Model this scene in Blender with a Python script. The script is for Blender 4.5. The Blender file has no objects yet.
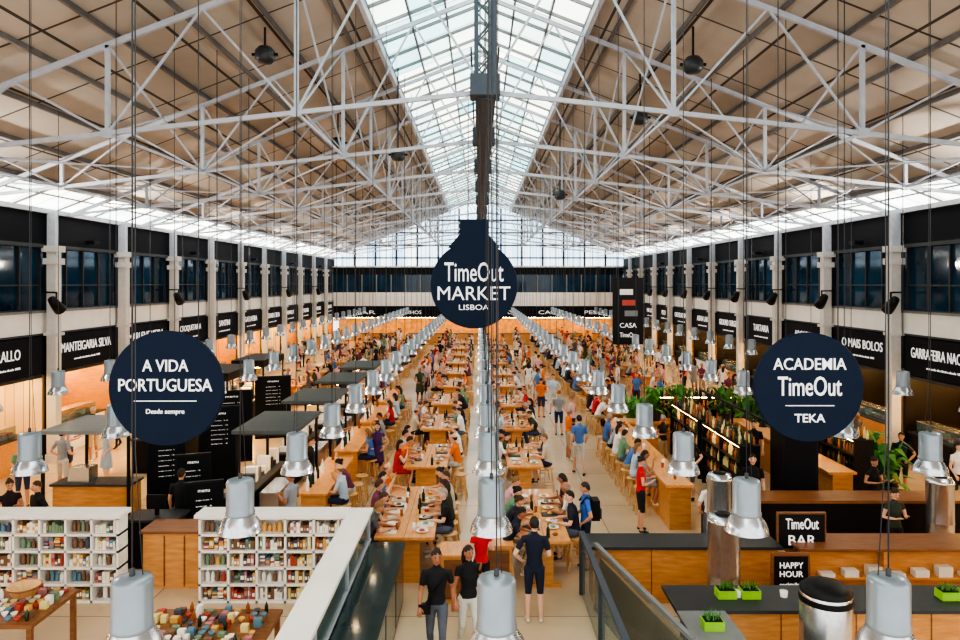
import bpy, math, random
from mathutils import Vector, Matrix
random.seed(7)
scene=bpy.context.scene
COL=scene.collection
H=5.8; F=690.0

def S(r,g,b):
    def c(u):
        u/=255.0
        return u/12.92 if u<=.04045 else ((u+.055)/1.055)**2.4
    return (c(r),c(g),c(b),1)

# ------------------------------------------------------------ materials
def nt(name):
    m=bpy.data.materials.new(name); m.use_nodes=True
    n=m.node_tree.nodes; l=m.node_tree.links
    b=n['Principled BSDF']
    return m,n,l,b
def mk(name,col,rough=.5,metal=0,var=.12,scale=6,emit=0,ecol=None,spec=None,bump=0,alpha=1):
    m,n,l,b=nt(name)
    tc=n.new('ShaderNodeTexCoord'); no=n.new('ShaderNodeTexNoise'); no.inputs['Scale'].default_value=scale
    no.inputs['Detail'].default_value=4
    l.new(tc.outputs['Object'],no.inputs['Vector'])
    r=n.new('ShaderNodeValToRGB')
    r.color_ramp.elements[0].position=.3; r.color_ramp.elements[1].position=.7
    r.color_ramp.elements[0].color=(col[0]*(1-var),col[1]*(1-var),col[2]*(1-var),1)
    r.color_ramp.elements[1].color=(min(1,col[0]*(1+var)),min(1,col[1]*(1+var)),min(1,col[2]*(1+var)),1)
    l.new(no.outputs['Fac'],r.inputs['Fac']); l.new(r.outputs['Color'],b.inputs['Base Color'])
    b.inputs['Roughness'].default_value=rough; b.inputs['Metallic'].default_value=metal
    b.inputs['Alpha'].default_value=alpha
    if spec is not None: b.inputs['Specular IOR Level'].default_value=spec
    if emit:
        b.inputs['Emission Color'].default_value=ecol or col
        b.inputs['Emission Strength'].default_value=emit
    if bump:
        bp=n.new('ShaderNodeBump'); bp.inputs['Strength'].default_value=bump; bp.inputs['Distance'].default_value=.02
        l.new(no.outputs['Fac'],bp.inputs['Height']); l.new(bp.outputs['Normal'],b.inputs['Normal'])
    return m
def wood(name,c1,c2,rough=.4,axis='Y'):
    m,n,l,b=nt(name)
    tc=n.new('ShaderNodeTexCoord'); mp=n.new('ShaderNodeMapping')
    mp.inputs['Scale'].default_value=(6,1,6) if axis=='Y' else ((1,6,6) if axis=='X' else (6,6,1))
    no=n.new('ShaderNodeTexNoise'); no.inputs['Scale'].default_value=3; no.inputs['Detail'].default_value=6
    l.new(tc.outputs['Object'],mp.inputs['Vector']); l.new(mp.outputs['Vector'],no.inputs['Vector'])
    r=n.new('ShaderNodeValToRGB'); r.color_ramp.elements[0].position=.3; r.color_ramp.elements[1].position=.7
    r.color_ramp.elements[0].color=c1; r.color_ramp.elements[1].color=c2
    l.new(no.outputs['Fac'],r.inputs['Fac']); l.new(r.outputs['Color'],b.inputs['Base Color'])
    b.inputs['Roughness'].default_value=rough
    return m
def brick(name,c1,c2,mortar,w,h,ms,rough=.6,emit=0,var=True):
    m,n,l,b=nt(name)
    tc=n.new('ShaderNodeTexCoord'); br=n.new('ShaderNodeTexBrick')
    br.offset=0; br.inputs['Scale'].default_value=1; br.inputs['Brick Width'].default_value=w; br.inputs['Row Height'].default_value=h
    br.inputs['Mortar Size'].default_value=ms; br.inputs['Color1'].default_value=c1; br.inputs['Color2'].default_value=c2
    br.inputs['Mortar'].default_value=mortar
    l.new(tc.outputs['Object'],br.inputs['Vector'])
    no=n.new('ShaderNodeTexNoise'); no.inputs['Scale'].default_value=.6; no.inputs['Detail'].default_value=5
    l.new(tc.outputs['Object'],no.inputs['Vector'])
    mx=n.new('ShaderNodeMix'); mx.data_type='RGBA'; mx.blend_type='MULTIPLY'; mx.inputs['Factor'].default_value=.4
    r=n.new('ShaderNodeValToRGB'); r.color_ramp.elements[0].position=.35; r.color_ramp.elements[1].position=.65
    r.color_ramp.elements[0].color=(.6,.6,.6,1)
    l.new(no.outputs['Fac'],r.inputs['Fac'])
    l.new(br.outputs['Color'],mx.inputs['A']); l.new(r.outputs['Color'],mx.inputs['B'])
    l.new(mx.outputs['Result'],b.inputs['Base Color']); b.inputs['Roughness'].default_value=rough
    if emit:
        l.new(mx.outputs['Result'],b.inputs['Emission Color']); b.inputs['Emission Strength'].default_value=emit
    return m
def ramp_random(name,cols,rough=.8,offset=0.0):
    m,n,l,b=nt(name)
    oi=n.new('ShaderNodeObjectInfo'); ma=n.new('ShaderNodeMath'); ma.operation='ADD'; ma.inputs[1].default_value=offset
    mb=n.new('ShaderNodeMath'); mb.operation='MULTIPLY'; mb.inputs[1].default_value=7.13 if offset else 1
    fr=n.new('ShaderNodeMath'); fr.operation='FRACT'
    l.new(oi.outputs['Random'],ma.inputs[0]); l.new(ma.outputs[0],mb.inputs[0]); l.new(mb.outputs[0],fr.inputs[0])
    r=n.new('ShaderNodeValToRGB'); r.color_ramp.interpolation='CONSTANT'
    e=r.color_ramp.elements
    e[0].position=0; e[0].color=cols[0]; e[1].position=1/len(cols); e[1].color=cols[1]
    for i in range(2,len(cols)):
        x=e.new(i/len(cols)); x.color=cols[i]
    l.new(fr.outputs[0],r.inputs['Fac']); l.new(r.outputs['Color'],b.inputs['Base Color']); b.inputs['Roughness'].default_value=rough
    return m
def objcol(name):
    m,n,l,b=nt(name)
    oi=n.new('ShaderNodeObjectInfo'); no=n.new('ShaderNodeTexNoise'); no.inputs['Scale'].default_value=30
    tc=n.new('ShaderNodeTexCoord'); l.new(tc.outputs['Object'],no.inputs['Vector'])
    mx=n.new('ShaderNodeMix'); mx.data_type='RGBA'; mx.blend_type='MULTIPLY'; mx.inputs['Factor'].default_value=.2
    l.new(oi.outputs['Color'],mx.inputs['A']); l.new(no.outputs['Fac'],mx.inputs['B'])
    l.new(mx.outputs['Result'],b.inputs['Base Color']); b.inputs['Roughness'].default_value=.85
    return m

M={}
M['floor']=brick('floor_concrete',S(218,194,164),S(208,184,155),S(160,136,112),3.0,3.0,.012,rough=.25)
M['roof']=brick('roof_boards',S(194,186,177),S(178,171,162),S(74,70,66),1.65,2.6,.035,rough=.8)
M['sky']=brick('skylight_glazing',S(246,244,230),S(150,196,202),S(96,124,130),.95,2.1,.03,rough=.4,emit=2.6)
M['skyside']=brick('side_glazing',S(250,244,226),S(214,226,226),S(150,150,150),.9,1.1,.03,rough=.4,emit=3.2)
M['gable']=brick('gable_glazing',S(225,238,245),S(170,204,234),S(100,120,138),1.2,1.2,.05,rough=.4,emit=1.8)
M['steel']=mk('painted_steel',S(178,184,196),.45,.0,.08)
M['steeld']=mk('dark_painted_steel',S(66,74,86),.5,.1,.1)
M['purlin']=mk('purlin_paint',S(104,100,98),.6,0,.1)
M['white']=mk('white_plaster',S(232,230,226),.7,0,.04,2)
M['navy']=mk('navy_black_panel',S(14,18,27),.65,0,.15,2,spec=.25)
M['signnavy']=mk('sign_navy',S(8,30,56),.6,0,.06,3,spec=.25)
M['black']=mk('black_paint',S(20,20,23),.5,0,.15,spec=.3)
M['dgrey']=mk('dark_grey',S(50,54,58),.45,0,.1)
M['grey']=mk('mid_grey',S(120,124,126),.5,0,.08)
M['canopy']=mk('canopy_grey',S(78,84,84),.6,0,.1)
M['colgrey']=mk('column_paint',S(204,202,198),.6,0,.05)
M['text']=mk('white_lettering',S(235,235,235),.6,0,.02,emit=.35)  # faint emission added to brighten the letters
M['winglass']=mk('dark_window_glass',S(30,58,80),.06,0,.6,.5)
M['wood']=wood('orange_wood',S(206,136,76),S(230,166,104),.35,'Y')
M['woodx']=wood('plywood',S(190,130,72),S(214,156,96),.45,'X')
M['woodl']=wood('light_beech',S(205,160,105),S(225,182,130),.45,'Z')
M['woodd']=wood('brown_wood',S(116,74,44),S(146,96,60),.4,'X')
M['alu']=mk('brushed_aluminium',S(200,204,210),.24,.92,.08,20)
M['lampgrey']=mk('lamp_housing_grey',S(138,148,156),.32,.4,.06)
M['bulb']=mk('warm_bulb',S(255,225,180),.5,0,0,emit=42,ecol=S(255,216,160))
M['warm']=mk('warm_strip_light',S(255,220,160),.5,0,0,emit=34,ecol=S(255,202,128))
M['warmwall']=mk('lit_stall_wall',S(215,165,105),.6,0,.25,3)
M['tile']=brick('stall_tiles',S(225,205,175),S(205,180,145),S(130,110,90),.3,.15,.01)
M['cord']=mk('cable',S(60,62,66),.6,0,0)
M['glassg']=mk('green_tinted_glass',S(50,64,66),.1,0,.1,3)
M['glasst']=mk('partition_glass',S(110,140,138),.05,0,.05,3,alpha=.35)
M['plate']=mk('white_ceramic',S(240,240,238),.25,0,.02)
M['green']=mk('leaf_green',S(70,130,46),.6,0,.4,12)
M['lime']=mk('lime_planter',S(140,195,50),.5,0,.1)
M['lips']=mk('lips',S(150,80,75),.5,0,0)
M['eye']=mk('eye_dark',S(30,22,20),.3,0,0)
M['shoe']=ramp_random('shoe_leather',[S(40,36,34),S(220,220,215),S(100,70,50),S(30,40,60)],.6,.31)
M['skin']=ramp_random('skin_tone',[S(214,164,136),S(200,144,114),S(222,176,150),S(170,114,86),S(206,154,124)],.55,.77)
M['hair']=ramp_random('hair_tone',[S(40,28,22),S(70,46,30),S(24,20,20),S(130,96,58),S(50,34,26),S(34,28,26),S(150,145,140)],.7,.53)
M['pants']=ramp_random('trouser_cloth',[S(40,50,80),S(30,30,34),S(90,100,120),S(170,150,120),S(50,60,90),S(200,196,190)],.85,.19)
M['shirt']=objcol('shirt_cloth')
PC=[mk('product_%d'%i,c,.5,0,.05) for i,c in enumerate([S(178,70,56),S(232,224,206),S(96,132,150),S(214,164,90),S(116,140,112),S(184,124,128),S(124,92,68),S(224,206,140),S(72,76,92),S(238,236,228)])]
M['bottle1']=mk('bottle_green',S(30,52,32),.15,0,.2); M['bottle2']=mk('bottle_amber',S(150,80,28),.15,0,.2)

# ------------------------------------------------------------ mesh builder
class MB:
    def __init__(s): s.v=[];s.f=[];s.m=[];s.mats=[];s.sm=[]
    def mi(s,mat):
        if isinstance(mat,str): mat=M[mat]
        if mat not in s.mats: s.mats.append(mat)
        return s.mats.index(mat)
    def add(s,vs,fs,mat,smooth=False):
        o=len(s.v); s.v+= [tuple(p) for p in vs]; k=s.mi(mat)
        for f in fs: s.f.append([i+o for i in f]); s.m.append(k); s.sm.append(smooth)
    def box(s,x0,x1,y0,y1,z0,z1,mat):
        vs=[(x0,y0,z0),(x1,y0,z0),(x1,y1,z0),(x0,y1,z0),(x0,y0,z1),(x1,y0,z1),(x1,y1,z1),(x0,y1,z1)]
        s.add(vs,[(0,3,2,1),(4,5,6,7),(0,1,5,4),(1,2,6,5),(2,3,7,6),(3,0,4,7)],mat)
    def beam(s,p,q,w,h,mat):
        p=Vector(p);q=Vector(q);d=(q-p)
        if d.length<1e-6: return
        d.normalize(); up=Vector((0,0,1)) if abs(d.z)<.95 else Vector((0,1,0))
        a=d.cross(up).normalized()*w/2; b=a.cross(d).normalized()*h/2
        vs=[p-a-b,p+a-b,p+a+b,p-a+b,q-a-b,q+a-b,q+a+b,q-a+b]
        s.add(vs,[(0,3,2,1),(4,5,6,7),(0,1,5,4),(1,2,6,5),(2,3,7,6),(3,0,4,7)],mat)
    def lathe(s,cx,cy,prof,n,mat,smooth=True,close=False):
        vs=[];fs=[]
        for r,z in prof:
            for i in range(n):
                a=2*math.pi*i/n; vs.append((cx+r*math.cos(a),cy+r*math.sin(a),z))
        for k in range(len(prof)-1):
            for i in range(n):
                j=(i+1)%n; fs.append((k*n+i,k*n+j,(k+1)*n+j,(k+1)*n+i))
        if close:
            fs.append(tuple(range(n))[::-1]); fs.append(tuple((len(prof)-1)*n+i for i in range(n)))
        s.add(vs,fs,mat,smooth)
    def tube(s,pts,rad,n,mat,lat=None,smooth=True):
        pts=[Vector(p) for p in pts]; vs=[];fs=[]
        for k,p in enumerate(pts):
            d=(pts[min(k+1,len(pts)-1)]-pts[max(k-1,0)]).normalized()
            L=Vector(lat) if lat else (Vector((1,0,0)) if abs(d.x)<.8 else Vector((0,1,0)))
            b=d.cross(L).normalized(); a=b.cross(d).normalized()
            r=rad[k]; rx,ry=(r if isinstance(r,tuple) else (r,r))
            for i in range(n):
                t=2*math.pi*i/n; vs.append(p+a*math.cos(t)*rx+b*math.sin(t)*ry)
        m=len(pts)
        for k in range(m-1):
            for i in range(n):
                j=(i+1)%n; fs.append((k*n+i,k*n+j,(k+1)*n+j,(k+1)*n+i))
        fs.append(tuple(range(n))[::-1]); fs.append(tuple((m-1)*n+i for i in range(n)))
        s.add(vs,fs,mat,smooth)
    def ell(s,c,r,mat,n=12,m=8,R=None,fn=None,keep=None):
        vs=[];dirs=[];fs=[]; c=Vector(c)
        for k in range(m+1):
            ph=math.pi*k/m
            for i in range(n):
                t=2*math.pi*i/n
                d=Vector((math.sin(ph)*math.cos(t),math.sin(ph)*math.sin(t),math.cos(ph)))
                p=Vector((d.x*r[0],d.y*r[1],d.z*r[2]))
                if fn: p=fn(d,p)
                if R: p=R@p
                vs.append(c+p); dirs.append(d)
        for k in range(m):
            for i in range(n):
                j=(i+1)%n; q=(k*n+i,(k+1)*n+i,(k+1)*n+j,k*n+j)
                if keep:
                    d=sum((dirs[a] for a in q),Vector())/4
                    if not keep(d): continue
                fs.append(q)
        s.add(vs,fs,mat,True)
    def mesh(s,name):
        me=bpy.data.meshes.new(name); me.from_pydata(s.v,[],s.f)
        for mt in s.mats: me.materials.append(mt)
        me.polygons.foreach_set('material_index',s.m); me.polygons.foreach_set('use_smooth',s.sm); me.update()
        return me
    def obj(s,name,loc=(0,0,0),rot=0,parent=None):
        return place(s.mesh(name),name,loc,rot,parent)
def place(me,name,loc=(0,0,0),rot=0,parent=None,scale=1,color=None):
    o=bpy.data.objects.new(name,me); o.location=loc; o.rotation_euler=(0,0,rot); o.scale=(scale,)*3
    if color: o.color=color
    if parent: o.parent=parent
    COL.objects.link(o); return o

def text_mesh(body,w,h,mat='text',ext=.008,bold=0.0):
    cu=bpy.data.curves.new('t','FONT'); cu.body=body; cu.align_x='CENTER'; cu.extrude=ext; cu.offset=bold; cu.resolution_u=3
    o=bpy.data.objects.new('t',cu); COL.objects.link(o)
    dg=bpy.context.evaluated_depsgraph_get(); me=bpy.data.meshes.new_from_object(o.evaluated_get(dg))
    bpy.data.objects.remove(o)
    xs=[v.co.x for v in me.vertices]; ys=[v.co.y for v in me.vertices]
    cx=(min(xs)+max(xs))/2; cy=(min(ys)+max(ys))/2; sx=w/(max(xs)-min(xs)); sy=h/(max(ys)-min(ys))
    for v in me.vertices: v.co=((v.co.x-cx)*sx,(v.co.y-cy)*sy,v.co.z)
    me.materials.clear(); me.materials.append(M[mat]); return me
def add_text(body,w,h,loc,parent,face='-Y',name='lettering',bold=.0,mat='text'):
    me=text_mesh(body,w,h,mat,bold=bold); o=bpy.data.objects.new(name,me); o.location=loc
    rz={'-Y':0,'+X':math.pi/2,'-X':-math.pi/2}[face]
    o.rotation_euler=(math.pi/2,0,rz); o.parent=parent; COL.objects.link(o); return o

# ------------------------------------------------------------ people
def seg_d(p,a,b):
    ab=b-a; t=max(0,min(1,(p-a).dot(ab)/max(ab.length_squared,1e-9)))
    return (p-(a+ab*t)).length
def make_person(name,P,fem=False,hair='short',legs='long',sleeve=.55,yaw=0,pitch=0):
    V=lambda t:Vector(t)
    sp=[V(p) for p in P['spine']]; hd=V(P['head'])
    R=[(.150,.115),(.128,.098),(.160,.118),(.150,.098)] if not fem else [(.158,.115),(.115,.09),(.140,.112),(.130,.088)]
    b=MB(); segs=[]
    pel,wai,che,upp,nb=sp
    dn=(pel-wai).normalized()
    top=hd+V((0,-.01,-.07))
    b.tube([pel+dn*.09,pel,wai,che,upp,nb,],[(R[0][0]*.7,R[0][1]*.8),R[0],R[1],R[2],R[3],(.075,.07)],14,'shirt',lat=(1,0,0))
    b.tube([upp,nb,top],[.06,.056,.05],10,'skin')
    segs+=[(pel+dn*.09,pel,'pants',.13),(pel,wai,'shirt',.13),(wai,che,'shirt',.13),(che,upp,'shirt',.13),(upp,nb,'shirt',.07),(nb+(top-nb)*.35,top,'skin',.05)]
    sw=.185 if not fem else .162
    k=1 if not fem else .85
    for i,sx in enumerate((-1,1)):
        sh=upp+V((sx*sw,0,-.01)); el=V(P['elbow'][i]); wr=V(P['wrist'][i])
        b.tube([upp+V((sx*.08,0,0)),sh,sh+(el-sh)*.35,el,el+(wr-el)*.3,wr],[.06*k,.060*k,.052*k,.041*k,.041*k,.027*k],9,'shirt')
        hdir=(V(P['hdir'][i]) if 'hdir' in P else (wr-el)).normalized()
        latv=V((sx,0,0)) if abs(hdir.x)<.7 else V((0,1,0))
        nrm=hdir.cross(latv).normalized(); latv=nrm.cross(hdir).normalized()
        palm=wr+hdir*.085
        b.tube([wr-hdir*.01,wr+hdir*.03,palm],[(.026,.02),(.04,.018),(.038,.014)],8,'skin',lat=tuple(latv))
        segs+=[(upp,sh,'shirt',.06),(sh,sh+(el-sh)*sleeve,'shirt',.052)]
        if sleeve<1: segs+=[(sh+(el-sh)*(sleeve+.12),el,'skin',.042),(el,wr,'skin',.034)]
        else: segs+=[(el,wr,'shirt',.034)]
        segs+=[(wr+hdir*.02,palm,'skin',.03)]
        P.setdefault('_h',{})[i]=(wr,palm,hdir,latv,nrm,sx)
        hip=pel+V((sx*.088,0,-.02)); kn=V(P['knee'][i]); an=V(P['ankle'][i]); toe=V(P['toe'][i])
        b.tube([hip,hip+(kn-hip)*.35,kn,kn+(an-kn)*.35,an],[.092,.084,.058,.056*k,.037],10,'pants')
        fd=(toe-an); fd.z=0; fd.normalize()
        heel=an-fd*.05+V((0,0,-.045))
        b.tube([heel,an+V((0,0,-.035))+fd*.03,toe-fd*.05,toe],[(.032,.032),(.042,.042),(.046,.03),(.03,.02)],8,'shoe',lat=(fd.y,-fd.x,0))
        if legs=='long': segs+=[(hip,kn,'pants',.075),(kn,an,'pants',.05)]
        elif legs=='shorts': segs+=[(hip,hip+(kn-hip)*.92,'pants',.08),(kn+(an-kn)*.05,an,'skin',.05)]
        else: segs+=[(hip,hip+(kn-hip)*.75,'shirt',.09),(kn,an,'skin',.05)]
        segs+=[(heel,toe,'shoe',.04)]
    if legs=='dress':
        kc=(V(P['knee'][0])+V(P['knee'][1]))/2; q=pel+(kc-pel)*.85
        b.tube([wai,pel,q],[(.11,.09),(.17,.13),(.21,.17 if P['spine'][0][2]>.9 and abs(q.y)<.2 else .11)],14,'shirt',lat=(1,0,0))
        segs.append((pel,q,'shirt',.16))
    me=b.mesh('tmp'); o=bpy.data.objects.new('tmp',me); COL.objects.link(o)
    md=o.modifiers.new('r','REMESH'); md.mode='VOXEL'; md.voxel_size=.014
    ms=o.modifiers.new('s','SMOOTH'); ms.iterations=3; ms.factor=.5
    dg=bpy.context.evaluated_depsgraph_get(); ev=bpy.data.meshes.new_from_object(o.evaluated_get(dg))
    bpy.data.objects.remove(o)
    out=MB(); mats={x:out.mi(x) for x in ('skin','shirt','pants','hair','shoe','eye','lips')}
    out.v=[tuple(v.co) for v in ev.vertices]
    for p in ev.polygons:
        c=Vector(p.center); lab=min(segs,key=lambda s:seg_d(c,s[0],s[1])-s[3])[2]
        out.f.append(list(p.vertices)); out.m.append(mats[lab]); out.sm.append(True)
    # fingers
    for i in (0,1):
        wr,palm,h,lv,nr,sx=P['_h'][i]
        if nr.z>0 : nr=-nr
        for q,(off,L) in enumerate([(-.027,.062),(-.009,.072),(.009,.068),(.027,.052)]):
            a=palm+lv*off-h*.012
            out.tube([a,a+h*L*.45+nr*.004,a+h*L*.75+nr*.016,a+h*L*.92+nr*.032],[.0095,.009,.008,.006],6,'skin')
        a=wr+h*.03-lv*sx*.03
        out.tube([a,a+h*.03-lv*sx*.022+nr*.006,a+h*.055-lv*sx*.026+nr*.014],[.012,.010,.007],6,'skin')
    # head
    Rm=(Matrix.Rotation(yaw,3,'Z')@Matrix.Rotation(pitch,3,'X'))
    def hf(d,p):
        q=Vector(p)
        if d.z<0: q.x*=1-.28*(-d.z)**1.5; q.y*=1-.12*(-d.z)
        if d.y>.55 and abs(d.x)<.45 and -.05<d.z<.4: q.y-=.004
        return q
    sc=1 if not fem else .95
    out.ell(hd,(.076*sc,.096*sc,.118*sc),'skin',18,14,Rm,hf)
    T=lambda x,y,z: hd+Rm@Vector((x,y,z))*sc
    out.tube([T(0,.090,.02),T(0,.104,-.008),T(0,.112,-.024),T(0,.094,-.034)],[.007,.010,.014,.008],6,'skin')
    for sx in (-1,1):
        out.ell(T(sx*.077,-.005,-.005),(.010,.020,.030),'skin',6,5,Rm)
        out.ell(T(sx*.030,.083,.014),(.013,.008,.007),'eye',6,5,Rm)
        out.tube([T(sx*.045,.080,.034),T(sx*.018,.090,.036)],[.004,.005],5,'hair')
    out.ell(T(0,.086,-.055),(.024,.009,.007),'lips',8,5,Rm)
    out.ell(hd+Rm@Vector((0,-.006,.010)),(.086*sc,.104*sc,.122*sc),'hair',18,14,Rm,None,lambda d:(d.z>.62*d.y+.02) if hair!='bald' else (d.z>.5*d.y-.1 and d.z<.3 and d.y<.2))
    if hair=='long':
        out.tube([T(0,-.05,.06),T(0,-.085,-.02),T(0,-.095,-.12),T(0,-.09,-.24)],[(.07,.05),(.088,.05),(.09,.04),(.06,.02)],12,'hair',lat=tuple(Rm@Vector((1,0,0))))
    if hair=='bun':
        out.ell(T(0,-.10,.07),(.04,.04,.04),'hair',10,8,Rm)
    return out.mesh(name)

stand={'spine':[(0,0,.95),(0,0,1.09),(0,.01,1.27),(0,0,1.41),(0,.0,1.475)],'head':(0,.025,1.64),
 'elbow':[(-.235,-.03,1.12),(.235,-.03,1.12)],'wrist':[(-.245,.06,.88),(.245,.06,.88)],
 'knee':[(-.1,.02,.51),(.1,.02,.51)],'ankle':[(-.11,-.01,.09),(.11,-.01,.09)],'toe':[(-.13,.16,.025),(.13,.16,.025)]}
walk=dict(stand,elbow=[(-.24,-.1,1.14),(.24,.03,1.12)],wrist=[(-.25,-.06,.9),(.24,.2,.96)],
 knee=[(-.1,.20,.54),(.1,.02,.50)],ankle=[(-.1,.22,.10),(.1,-.24,.14)],toe=[(-.11,.38,.03),(.1,-.10,.03)])
phone=dict(stand,elbow=[(-.24,.0,1.14),(.24,.0,1.14)],wrist=[(-.1,.25,1.22),(.1,.24,1.18)],hdir=[(.4,.6,.5),(-.4,.6,.4)])
hip=dict(stand,elbow=[(-.33,-.05,1.16),(.25,.0,1.13)],wrist=[(-.2,.08,1.0),(.16,.24,1.04)],hdir=[(.6,.5,-.4),(-.5,.8,.1)])
sit={'spine':[(0,0,.80),(0,.01,.93),(0,.05,1.11),(0,.07,1.25),(0,.085,1.31)],'head':(0,.12,1.475),
 'elbow':[(-.25,.13,.99),(.25,.13,.99)],'wrist':[(-.16,.36,1.0),(.14,.38,1.0)],'hdir':[(.3,.9,-.05),(-.3,.9,-.05)],
 'knee':[(-.13,.43,.77),(.13,.43,.77)],'ankle':[(-.12,.33,.32),(.12,.33,.32)],'toe':[(-.13,.50,.255),(.13,.50,.255)]}
sitlean=dict(sit,spine=[(0,0,.80),(0,.05,.92),(0,.13,1.08),(0,.20,1.20),(0,.23,1.25)],head=(0,.30,1.40),
 elbow=[(-.27,.27,1.0),(.26,.3,1.0)],wrist=[(-.08,.47,1.02),(.12,.5,1.0)])
siteat=dict(sit,elbow=[(-.25,.16,1.0),(.27,.2,1.03)],wrist=[(-.15,.38,1.0),(.1,.30,1.27)],hdir=[(.3,.9,-.05),(-.45,.0,.9)])

PM={}
PM['m_stand']=make_person('man_standing_body',dict(stand),legs='long')
PM['m_walk']=make_person('man_walking_body',dict(walk),legs='shorts')
PM['m_walkl']=make_person('man_strolling_body',dict(walk),legs='long',yaw=.25)
PM['m_phone']=make_person('man_phone_body',dict(phone),legs='shorts',pitch=-.4)
PM['m_hip']=make_person('man_relaxed_body',dict(hip),legs='shorts')
PM['f_stand']=make_person('woman_standing_body',dict(hip),fem=True,hair='long',legs='dress',sleeve=.15)
PM['f_walk']=make_person('woman_walking_body',dict(walk),fem=True,hair='long',legs='long',sleeve=.3,yaw=.3)
PM['f_phone']=make_person('woman_phone_body',dict(phone),fem=True,hair='bun',legs='shorts',sleeve=.2,pitch=-.3)
PM['m_sit']=make_person('man_seated_body',dict(sit),legs='shorts',yaw=.4)
PM['m_sit2']=make_person('man_leaning_body',dict(sitlean),legs='long',pitch=-.25)
PM['m_sit3']=make_person('man_eating_body',dict(siteat),legs='long',hair='bald')
PM['f_sit']=make_person('woman_seated_body',dict(sit),fem=True,hair='long',legs='shorts',sleeve=.2,yaw=-.4)
PM['f_sit2']=make_person('woman_leaning_body',dict(sitlean),fem=True,hair='bun',legs='long',sleeve=.4,pitch=-.2)
PM['f_sit3']=make_person('woman_eating_body',dict(siteat),fem=True,hair='long',legs='dress',sleeve=.1)
STAND=['m_stand','m_walk','m_phone','m_hip','f_stand','f_walk','f_phone']
SIT=['m_sit','m_sit2','m_sit3','f_sit','f_sit2','f_sit3']
SH=[S(235,235,232),S(235,235,232),S(35,40,60),S(30,30,34),S(150,155,165),S(190,50,50),S(80,120,180),S(110,150,120),S(225,120,50),S(225,170,175),S(120,60,90),S(180,200,220),S(60,70,50),S(90,90,95),S(205,190,170)]
HAIRD=mk('dark_brown_hair',S(38,28,24),.6)
def fig(key,name,x,y,rot,color=None,scale=None,z=0,pants=None,hair=None):
    if scale is None: scale=random.uniform(.95,1.03)
    o=place(PM[key],name,(x,y,z),rot,scale=scale,color=color or random.choice(SH))
    if pants:
        s=o.material_slots[2]; s.link='OBJECT'; s.material=pants
        s=o.material_slots[3]; s.link='OBJECT'; s.material=hair or HAIRD
    return o
def standing(x,y,rot=None,key=None,color=None,**k):
    key=key or random.choice(STAND)
    n='man_standing' if key[0]=='m' else 'woman_standing'
    if 'walk' in key: n=n.replace('standing','walking')
    return fig(key,n,x,y,random.uniform(0,6.28) if rot is None else rot,color,**k)
def seated(x,y,rot,key=None,color=None):
    key=key or random.choice(SIT)
    return fig(key,'man_seated' if key[0]=='m' else 'woman_seated',x,y,rot+random.uniform(-.15,.15),color,scale=1)

# ------------------------------------------------------------ shell
XL,XR=-14.1,13.7; Y0,Y1=-1.0,66.0; XC=.1
b=MB(); b.box(XL-3.4,XR+3.4,Y0,Y1+3.2,-.15,0,'floor'); b.obj('floor')
zr=13.77
def rz(x): return zr-.39*abs(x)
for s,nm in ((-1,'left'),(1,'right')):
    b=MB()
    for a,c,mt in ((2.82,12.73,'roof'),):
        vs=[(s*a,Y0,rz(a)),(s*c,Y0,rz(c)),(s*c,Y1,rz(c)),(s*a,Y1,rz(a))]
        vs+=[(x,y,z+.12) for x,y,z in vs]
        b.add(vs,[(0,1,2,3),(4,5,6,7),(0,1,5,4),(1,2,6,5),(2,3,7,6),(3,0,4,7)],mt)
    b.obj('ceiling' if s<0 else 'ceiling_slope')
    b=MB(); a,c=0,2.82
    vs=[(s*a,Y0,rz(a)+.05),(s*c,Y0,rz(c)+.05),(s*c,Y1,rz(c)+.05),(s*a,Y1,rz(a)+.05)]
    b.add(vs,[(0,1,2,3)],'sky')
    y=Y0
    while y<Y1:
        b.beam((0,y,rz(0)),(s*2.82,y,rz(2.82)),.05,.09,'grey'); y+=1.3
    for x in (.95,1.9,2.8): b.beam((s*x,Y0,rz(x)),(s*x,Y1,rz(x)),.05,.08,'grey')
    b.beam((s*2.85,Y0,rz(2.85)-.1),(s*2.85,Y1,rz(2.85)-.1),.12,.3,'steel')
    b.obj('skylight')
    b=MB(); a,c=12.73,14.5
    b.add([(s*a,Y0,rz(a)+.05),(s*c,Y0,rz(c)+.05),(s*c,Y1,rz(c)+.05),(s*a,Y1,rz(a)+.05)],[(0,1,2,3)],'skyside')
    y=Y0
    while y<Y1:
        b.beam((s*a,y,rz(a)),(s*c,y,rz(c)),.04,.06,'grey'); y+=2.2
    b.beam((s*13.4,Y0,rz(13.4)),(s*13.4,Y1,rz(13.4)),.04,.05,'grey')
    b.beam((s*a,Y0,rz(a)-.05),(s*a,Y1,rz(a)-.05),.1,.2,'steel')
    b.obj('eave_skylight')
# purlins
b=MB()
for s in (-1,1):
    x=3.5
    while x<12.7:
        b.beam((s*x,Y0,rz(x)-.06),(s*x,Y1,rz(x)-.06),.06,.11,'purlin'); x+=1.3
b.obj('roof_purlins')
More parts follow.
